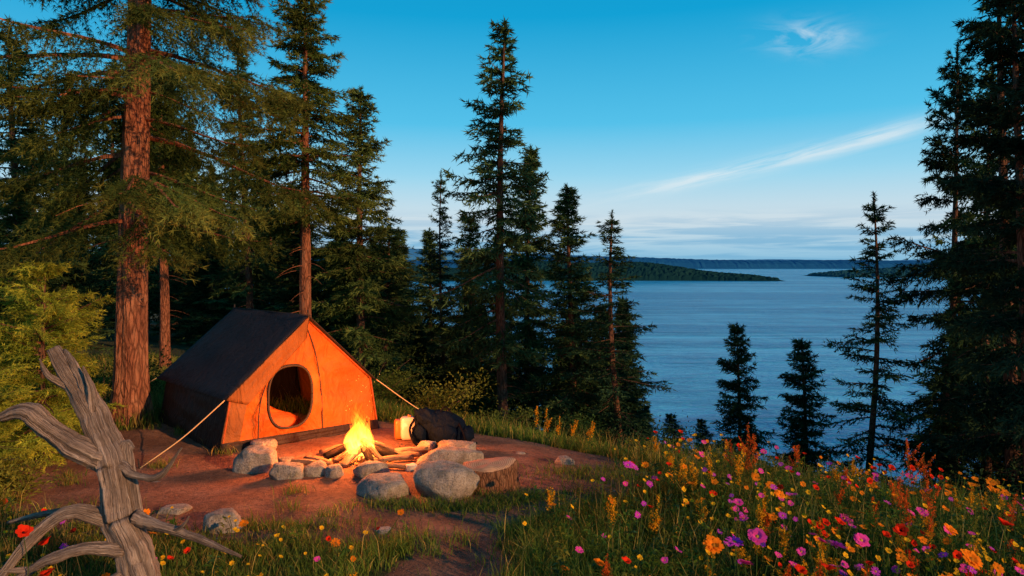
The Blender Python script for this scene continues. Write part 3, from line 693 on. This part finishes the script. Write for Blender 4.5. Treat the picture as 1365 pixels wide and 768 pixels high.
sw([(0,1.5),(-.36,1.08),(-.58,.6),(-.62,.05)]); sw([(0,1.5),(.14,1.1),(.22,.6),(.24,.05)])
mb.obj('door_zip_trim',[TRIM],True,tent)
mb=MB()
pts=[(-Bh,0),(-Ee,Eh),(0,Hh),(Ee,Eh),(Bh,0)]
for a_,b_ in zip(pts[:-1],pts[1:]):
    addtube(mb,spline([tw(a_[0],-.01,a_[1]),tw(b_[0],-.01,b_[1])],6),.014,6)
mb.obj('edge_binding',[fabric('orange_binding',(.25,.05,.01),(.30,.065,.012),0)],True,tent)
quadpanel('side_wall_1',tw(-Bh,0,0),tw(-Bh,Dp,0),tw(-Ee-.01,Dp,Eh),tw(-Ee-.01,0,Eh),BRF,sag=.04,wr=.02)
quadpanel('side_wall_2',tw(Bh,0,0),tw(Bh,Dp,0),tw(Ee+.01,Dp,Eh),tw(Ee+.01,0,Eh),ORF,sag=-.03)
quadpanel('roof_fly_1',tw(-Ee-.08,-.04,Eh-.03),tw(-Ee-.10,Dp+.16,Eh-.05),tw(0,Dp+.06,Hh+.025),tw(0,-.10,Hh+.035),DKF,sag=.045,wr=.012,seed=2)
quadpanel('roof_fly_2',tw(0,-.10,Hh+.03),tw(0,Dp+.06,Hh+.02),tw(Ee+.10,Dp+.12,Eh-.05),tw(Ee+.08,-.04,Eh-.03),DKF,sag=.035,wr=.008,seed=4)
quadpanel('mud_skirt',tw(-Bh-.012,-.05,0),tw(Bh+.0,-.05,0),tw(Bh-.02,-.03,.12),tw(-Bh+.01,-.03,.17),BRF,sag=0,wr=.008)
SB=fabric('sleeping_bag_cloth',(.50,.08,.015),(.60,.13,.02),.0); PIL=fabric('pillow_cloth',(.55,.19,.04),(.6,.23,.05),0)
quadpanel('groundsheet',tw(-Bh,0,.02),tw(Bh,0,.02),tw(Bh,Dp,.02),tw(-Bh,Dp,.02),BRF,sag=0,wr=.002)
AMB=fabric('shaded_amber_nylon',(.16,.060,.018),(.26,.10,.028),.25)  # browner than the orange cloth: the less lit left is put into its colour
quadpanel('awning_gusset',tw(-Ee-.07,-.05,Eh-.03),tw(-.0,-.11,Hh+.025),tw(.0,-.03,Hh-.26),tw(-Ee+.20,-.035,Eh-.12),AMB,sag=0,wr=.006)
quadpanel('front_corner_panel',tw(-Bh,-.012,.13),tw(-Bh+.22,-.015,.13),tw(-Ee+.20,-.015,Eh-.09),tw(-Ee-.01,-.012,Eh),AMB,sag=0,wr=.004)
mb=MB(); 
addtube(mb,[tw(0,-.13,Hh+.03),tw(0,Dp+.1,Hh+.02)],.012,8); addtube(mb,[tw(0.0,-.10,Hh),tw(-.03,-.12,Hh+.10)],.010,8); addtube(mb,[tw(0.0,Dp+.05,Hh),tw(0,Dp+.06,Hh+.08)],.010,8)
mb.obj('ridge_pole',[TRIM],True,tent)
ROPE=simple('guy_rope',(.42,.28,.13),(.55,.38,.19),60,.8,.3,.003)
mb=MB()
def rope(a_,b_,sag=.04,r=.007):
    a_=np.array(a_);b_=np.array(b_); mid=(a_+b_)/2-np.array([0,0,sag]); addtube(mb,spline([a_,mid,b_],14),r,6)
def gp_(x,y): return np.array([x,y,float(th(x,y))])
rope(tw(-Ee-.08,-.04,Eh-.03),gp_(-4.02,7.38)); rope(tw(Ee+.08,-.04,Eh-.03),gp_(-.85,9.9)); rope(tw(-Ee-.1,Dp+.16,Eh-.05),gp_(-6.4,10.4)); rope(tw(Ee+.1,Dp+.12,Eh-.05),gp_(-2.4,12.2))
mb.obj('guy_ropes',[ROPE],True,tent)
mb=MB()
for (x,y) in ((-4.02,7.38),(-.85,9.9),(-6.4,10.4)):
    g=gp_(x,y); addtube(mb,[g+np.array([0,0,-.06]),g+np.array([-.02,0,.10])],.009,6)
mb.obj('tent_pegs',[TRIM],True,tent)
def superell(mb,c,ax_,e=2.6,nu=28,nv=16,mat=0,col=None,rough=.0,seed=0,rot=0,flat=0):
    t=np.linspace(0,2*np.pi,nu,endpoint=False); p=np.linspace(-np.pi/2,np.pi/2,nv); T_,P_2=np.meshgrid(t,p)
    f=lambda w:np.sign(w)*np.abs(w)**(2/e)
    x=f(np.cos(P_2))*f(np.cos(T_)); y=f(np.cos(P_2))*f(np.sin(T_)); z=f(np.sin(P_2))
    V=np.stack([x,y,z],-1).reshape(-1,3); s=1+rough*(np.sin(V[:,0]*5+seed)*np.sin(V[:,1]*6+seed*2)+.6*np.sin(V[:,2]*7+V[:,0]*4+seed)+.5*np.sin(V[:,0]*13+V[:,2]*9+seed)+.4*np.sin(V[:,0]*19-V[:,1]*15)); V=V*s[:,None]*np.array(ax_)
    V[:,2]-=flat*V[:,0]
    c_,s_=math.cos(rot),math.sin(rot); V=np.c_[V[:,0]*c_-V[:,1]*s_,V[:,0]*s_+V[:,1]*c_,V[:,2]]+np.array(c)
    i=np.arange(nv-1)[:,None]*nu; j=np.arange(nu)[None,:]; j2=(j+1)%nu
    mb.add(V,np.stack([i+j,i+j2,i+nu+j2,i+nu+j],-1).reshape(-1,4),mat,col)
angt=math.atan2(tv[1],tv[0])
bag=empty('sleeping_bag'); mb=MB()
for k in range(7): superell(mb,tw(-.35,.35+k*.26,.18),(.17,.44,.17),2.4,rough=.05,seed=k,rot=angt)
mb.obj('quilted_body',[SB],True,bag)
mb=MB(); superell(mb,tw(-.55,.50,.38),(.17,.24,.08),2.4,rough=.10,seed=3,rot=angt+.3); mb.obj('pillow',[PIL],True,bag)
lan=empty('camping_lantern'); p=tw(-.62,1.0,.50)
mb=MB(); addtube(mb,[p+np.array([0,0,-.16]),p+np.array([0,0,-.02])],.05,16); addtube(mb,[p+np.array([0,0,.10]),p+np.array([0,0,.13])],.045,16)
an=np.linspace(0,np.pi,12); addtube(mb,[p+np.array([math.cos(t)*.05,0,.12+math.sin(t)*.07]) for t in an],.004,6); mb.obj('frame',[TRIM],True,lan)
mb=MB(); addtube(mb,[p+np.array([0,0,-.02]),p+np.array([0,0,.10])],.036,16); mb.obj('globe',[emis('lantern_glow',(1,.40,.08),7)],True,lan)
def lamp(nm,loc,e,c,r,parent=None):
    l=bpy.data.lights.new(nm,'POINT'); l.energy=e; l.color=c; l.shadow_soft_size=r; o=ob(nm,l,parent,loc); return o
q=tw(-.45,.66,.72); lamp('bulb',tuple(q),34,(1,.32,.06),.05,lan)

# ---------------------------------------------------------------- campfire
fx,fy=-1.73,7.8; fz=float(th(fx,fy))-.03
cf=empty('campfire')
LOG=woodmat('split_firewood',(.16,.09,.05),(.34,.2,.11),(.5,.32,.18)); CHAR=woodmat('charred_wood',(.012,.01,.009),(.04,.028,.02),(.12,.06,.035))
mb=MB(); r=random.Random(9)
for k in range(11):
    a_=k*2*math.pi/11+r.uniform(-.2,.2); l=r.uniform(.34,.55); i_=np.array([fx+math.cos(a_)*.03,fy+math.sin(a_)*.03,fz+r.uniform(.10,.24)]); o_=np.array([fx+math.cos(a_)*l,fy+math.sin(a_)*l*.9,fz+.04])
    R0=r.uniform(.028,.048)
    addtube(mb,spline([o_,(i_+o_)/2+np.array([0,0,.015]),i_],9),R0,9,0 if k%3 else 1,None,lambda an,ln,i:1+.12*np.sin(an*2+k)+.06*np.sin(an*5+ln*9))
for (x0,y0,x1,y1,rr_) in [(.15,-.25,.62,-.1,.035),(.25,.12,.75,.2,.04),(-.75,-.25,-.3,-.42,.035),(-.6,-.1,-.25,-.35,.03),(.3,-.42,.62,-.5,.03),(.35,.02,.7,-.02,.03)]:
    addtube(mb,spline([(fx+x0,fy+y0,fz+.05),(fx+(x0+x1)/2,fy+(y0+y1)/2,fz+.07),(fx+x1,fy+y1,fz+.06)],8),rr_,8,0,None,lambda an,ln,i:1+.15*np.sin(an*2+x0*9))
mb.obj('firewood',[LOG,CHAR],True,cf)
m,nt,out=newmat('ember_coals'); co=coords(nt,'Object'); n=noise(nt,co,30,5,.6)
e=N(nt,'ShaderNodeEmission'); L(nt,ramp(nt,n,[(.4,(.02,.003,.0)),(.52,(1,.12,.01)),(.66,(1,.5,.08))]),e.inputs[0]); e.inputs[1].default_value=3.5
d=N(nt,'ShaderNodeBsdfDiffuse'); d.inputs[0].default_value=(.03,.025,.022,1); ad=N(nt,'ShaderNodeAddShader'); L(nt,e.outputs[0],ad.inputs[0]); L(nt,d.outputs[0],ad.inputs[1]); L(nt,ad.outputs[0],out.inputs[0])
mb=MB()
for k in range(230):
    a_=r.uniform(0,6.28); q=r.random()**.7*.5; s=r.uniform(.010,.030); mb.add(PV*s+np.array([fx+math.cos(a_)*q,fy+math.sin(a_)*q,fz+.005+.06*max(0,1-q/.3)]),PF)
mb.obj('embers',[m],False,cf)
mb=MB()
for k in range(560):
    a_=r.uniform(0,6.28); q=.25+r.random()*.55; s=r.uniform(.008,.026); g=r.choice([.02,.05,.2,.3]); mb.add(PV*s*np.array([1,1,.6])+np.array([fx+math.cos(a_)*q,fy+math.sin(a_)*q*.9,fz+.012]),PF,0,(g,g*.92,g*.85))
mb.obj('ash_and_charcoal',[bpy.data.materials['gravel']],False,cf)
m,nt,out=newmat('flame')
at=N(nt,'ShaderNodeAttribute'); at.attribute_name='Col'; sx=N(nt,'ShaderNodeSeparateColor'); L(nt,at.outputs['Color'],sx.inputs[0])
tt=sx.outputs[0]
co=coords(nt,'Object',(9,9,4)); n=noise(nt,co,1.5,4,.6,1.0)
f=MA(nt,'ADD',tt,MA(nt,'MULTIPLY',MA(nt,'SUBTRACT',n,.5),.7),clamp=True)
c=ramp(nt,f,[(0,(1,.42,.06)),(.3,(1,.34,.035)),(.6,(1,.17,.01)),(1,(.6,.04,.0))])
st=ramp(nt,f,[(0,(.55,.55,.55)),(.12,(1,1,1)),(.55,(.6,.6,.6)),(.95,(0,0,0))])
e=N(nt,'ShaderNodeEmission'); L(nt,c,e.inputs[0]); L(nt,MA(nt,'MULTIPLY',st,1.15),e.inputs[1])
tr=N(nt,'ShaderNodeBsdfTransparent'); ad=N(nt,'ShaderNodeAddShader'); L(nt,e.outputs[0],ad.inputs[0]); L(nt,tr.outputs[0],ad.inputs[1]); L(nt,ad.outputs[0],out.inputs[0])
mb=MB()
for k in range(32):
    a_=r.uniform(0,6.28); q=r.random()**.8*.22; h=(.72-.9*q)*r.uniform(.5,1.05); w=r.uniform(.022,.052)*(1 if h<.45 else 1.1)
    bx,by=fx+math.cos(a_)*q,fy+math.sin(a_)*q; n=18; s=np.linspace(0,1,n); p1,p2=r.uniform(0,6.28),r.uniform(0,6.28)
    P=np.c_[bx-(bx-fx)*s*.55+.07*s*np.sin(s*7+p1)-.05*s,by-(by-fy)*s*.5+.07*s*np.sin(s*6+p2),fz+.06+s*h]
    rr_=w*(np.sin(np.pi*np.clip(s*.9+.1,0,1)**.55)+.12)*(1-s**3)+.001
    V,F_,G,_=tube(P,rr_,10,False,lambda an,ln,i:1+.25*np.sin(an*2+i*.35+p1)+.12*np.sin(an*3-i*.5))
    mb.add(V,F_,0,np.c_[np.repeat(s,10),np.full(n*10,r.random()),np.zeros(n*10)],G)
mb.obj('flames',[m],True,cf)
mb=MB()
for k in range(26):
    s=r.uniform(.002,.0045); mb.add(PV*s+np.array([fx+r.gauss(0,.13),fy+r.gauss(0,.13),fz+.4+r.random()*.6]),PF)
mb.obj('sparks',[emis('spark',(1,.35,.05),8)],False,cf)
lamp('fire_light',(fx,fy-.02,fz+.55),300,(1,.25,.04),.14,cf)
lamp('fire_glow_low',(fx+.02,fy,fz+.22),45,(1,.28,.05),.10,cf)

# ---------------------------------------------------------------- backpack
bp=empty('backpack'); bx,by=-.90,8.66; bz=float(th(bx,by))
PK_=fabric('backpack_nylon',(.003,.006,.012),(.006,.010,.020),0,.85,.03,1.0); WEB=simple('webbing',(.003,.003,.005),(.007,.007,.010),40,.9,spec=.03)
mb=MB(); superell(mb,(bx,by,bz+.18),(.32,.20,.20),2.1,56,36,rough=.055,seed=1,rot=-.12,flat=.12); mb.obj('main_compartment',[PK_],True,bp)
mb=MB(); superell(mb,(bx-.15,by-.02,bz+.30),(.19,.17,.11),2.0,44,28,rough=.08,seed=2,rot=.2,flat=.25); mb.obj('lid',[PK_],True,bp)
mb=MB(); superell(mb,(bx+.06,by-.18,bz+.14),(.17,.08,.11),2.3,36,22,rough=.07,seed=3,rot=-.1); superell(mb,(bx+.31,by-.04,bz+.10),(.11,.14,.10),2.1,rough=.08,seed=6); superell(mb,(bx-.26,by-.10,bz+.12),(.10,.13,.12),2.2,rough=.08,seed=8); mb.obj('front_pocket',[PK_],True,bp)
mb=MB()
addtube(mb,spline([(bx-.3,by-.1,bz+.34),(bx-.36,by-.25,bz+.2),(bx-.25,by-.32,bz+.03),(bx-.02,by-.3,bz+.04)],20),.016,8)
addtube(mb,spline([(bx+.22,by-.10,bz+.28),(bx+.30,by-.26,bz+.18),(bx+.36,by-.26,bz+.03),(bx+.46,by-.16,bz+.02)],20),.014,8)
addtube(mb,spline([(bx-.02,by-.05,bz+.36),(bx+.06,by-.02,bz+.44),(bx+.15,by-.02,bz+.34)],14),.010,8)
mb.obj('straps',[WEB],True,bp)
jb=empty('water_jug'); jx,jy=-1.36,8.72; jz=float(th(jx,jy))
CREAM=simple('cream_plastic',(.50,.44,.38),(.56,.50,.43),4,.5,.05,.002,spec=.3); ORP=simple('orange_plastic',(.40,.11,.025),(.45,.14,.03),5,.4,.05,.002,spec=.3)
mb=MB(); superell(mb,(jx+.03,jy,jz+.145),(.095,.08,.145),5,32,20,rot=.3); mb.obj('body',[CREAM],True,jb)
mb=MB(); superell(mb,(jx-.10,jy+.02,jz+.125),(.045,.07,.125),5,32,20,rot=.3); mb.obj('side_tank',[ORP],True,jb)
mb=MB(); addtube(mb,[(jx+.05,jy,jz+.28),(jx+.05,jy,jz+.315)],.024,14); mb.obj('cap',[ORP],True,jb)

# ---------------------------------------------------------------- world / sun
SUN_AZ=rad(126); SUN_EL=rad(16)   # azimuth measured from +Y towards +X
w=bpy.data.worlds.new('World'); scene.world=w; w.use_nodes=True; nt=w.node_tree; nt.nodes.clear()
out=nt.nodes.new('ShaderNodeOutputWorld'); bg=nt.nodes.new('ShaderNodeBackground'); bg.inputs[1].default_value=.1; L(nt,bg.outputs[0],out.inputs[0])
sky=nt.nodes.new('ShaderNodeTexSky'); sky.sky_type='NISHITA'; sky.sun_disc=False; sky.sun_elevation=SUN_EL; sky.sun_rotation=SUN_AZ
tc=nt.nodes.new('ShaderNodeTexCoord'); sp=nt.nodes.new('ShaderNodeSeparateXYZ'); L(nt,tc.outputs['Generated'],sp.inputs[0])
x_,y_,z_=sp.outputs
az=MA(nt,'ARCTAN2',x_,y_); el=z_
g=ramp(nt,MA(nt,'MAXIMUM',el,0.0),[(0,(.22,.50,.72)),(.03,(.40,.64,.80)),(.065,(.54,.74,.86)),(.12,(.34,.69,.88)),(.20,(.085,.54,.84)),(.34,(.001,.36,.68)),(.6,(.004,.20,.46)),(1,(.004,.12,.32))])
wm=MA(nt,'MULTIPLY',ramp(nt,el,[(.02,(0,0,0)),(.06,(1,1,1)),(.13,(0,0,0))]),.25)
g=mixc(nt,wm,g,(.88,.76,.70))
cv=nt.nodes.new('ShaderNodeCombineXYZ'); 
lineE=MA(nt,'MULTIPLY_ADD',az,.19,.069)
d=MA(nt,'SUBTRACT',el,lineE)
L(nt,MA(nt,'MULTIPLY',az,5.0),cv.inputs[0]); L(nt,MA(nt,'MULTIPLY',d,60.0),cv.inputs[1])
cn=noise(nt,cv.outputs[0],1.3,7,.62,.5)
gau=lambda v,wd: MA(nt,'POWER',2.718,MA(nt,'MULTIPLY',MA(nt,'POWER',MA(nt,'ABSOLUTE',MA(nt,'DIVIDE',v,wd)),2.0),-1.0))
def win(a,b,c_,d_):
    n=nt.nodes.new('ShaderNodeMapRange'); n.interpolation_type='SMOOTHSTEP'; L(nt,az,n.inputs[0]); n.inputs[1].default_value=a; n.inputs[2].default_value=b
    n2=nt.nodes.new('ShaderNodeMapRange'); n2.interpolation_type='SMOOTHSTEP'; L(nt,az,n2.inputs[0]); n2.inputs[1].default_value=c_; n2.inputs[2].default_value=d_; n2.inputs[3].default_value=1; n2.inputs[4].default_value=0
    return MA(nt,'MULTIPLY',n.outputs[0],n2.outputs[0])
k1=MA(nt,'MULTIPLY',MA(nt,'MULTIPLY',gau(d,.011),win(.05,.3,.5,.62)),ramp(nt,cn,[(.36,(0,0,0)),(.62,(1,1,1))]))
d2=MA(nt,'SUBTRACT',el,MA(nt,'MULTIPLY_ADD',az,-.10,.332)); 
cv2=nt.nodes.new('ShaderNodeCombineXYZ'); L(nt,MA(nt,'MULTIPLY',az,14.0),cv2.inputs[0]); L(nt,MA(nt,'MULTIPLY',el,45.0),cv2.inputs[1])
cn2=noise(nt,cv2.outputs[0],1.0,6,.6,.8)
k2=MA(nt,'MULTIPLY',MA(nt,'MULTIPLY',gau(d2,.018),gau(MA(nt,'SUBTRACT',az,.41),.05)),ramp(nt,cn2,[(.42,(0,0,0)),(.68,(1,1,1))]))
cv3=nt.nodes.new('ShaderNodeCombineXYZ'); L(nt,MA(nt,'MULTIPLY',az,4.0),cv3.inputs[0]); L(nt,MA(nt,'MULTIPLY',el,70.0),cv3.inputs[1])
cn3=noise(nt,cv3.outputs[0],1.0,6,.6,.6)
k3=MA(nt,'MULTIPLY',ramp(nt,el,[(.0,(.7,.7,.7)),(.02,(1,1,1)),(.04,(.8,.8,.8)),(.08,(0,0,0))]),ramp(nt,cn3,[(.42,(0,0,0)),(.56,(1,1,1))]))
cl=mixc(nt,MA(nt,'MULTIPLY',k3,.85,clamp=True),g,(.17,.44,.68))
cl=mixc(nt,MA(nt,'MULTIPLY',k1,.75,clamp=True),cl,(.80,.87,.90))
cl=mixc(nt,MA(nt,'MULTIPLY',k2,.6,clamp=True),cl,(.70,.82,.90))
sc=nt.nodes.new('ShaderNodeVectorMath'); sc.operation='SCALE'; L(nt,cl,sc.inputs[0]); sc.inputs['Scale'].default_value=10.0
fin=mixc(nt,.96,sky.outputs[0],sc.outputs[0]); L(nt,fin,bg.inputs[0])
sl=bpy.data.lights.new('sun','SUN'); sl.energy=4.4; sl.angle=rad(.6); sl.color=(1,.56,.26); so=ob('sun',sl)
dv=Vector((math.sin(SUN_AZ)*math.cos(SUN_EL),math.cos(SUN_AZ)*math.cos(SUN_EL),math.sin(SUN_EL)))
so.rotation_euler=dv.to_track_quat('Z','Y').to_euler(); so.location=(20,-5,20)

# ---------------------------------------------------------------- camera
cd=bpy.data.cameras.new('camera'); cd.lens=24; cd.sensor_width=36; cd.shift_y=-.0234; cd.clip_start=.05; cd.clip_end=20000
co_=ob('camera',cd,None,(0,0,2.2)); co_.rotation_euler=(rad(90),0,0); scene.camera=co_
scene.view_settings.view_transform='Standard'; scene.view_settings.look='None'; scene.view_settings.exposure=0
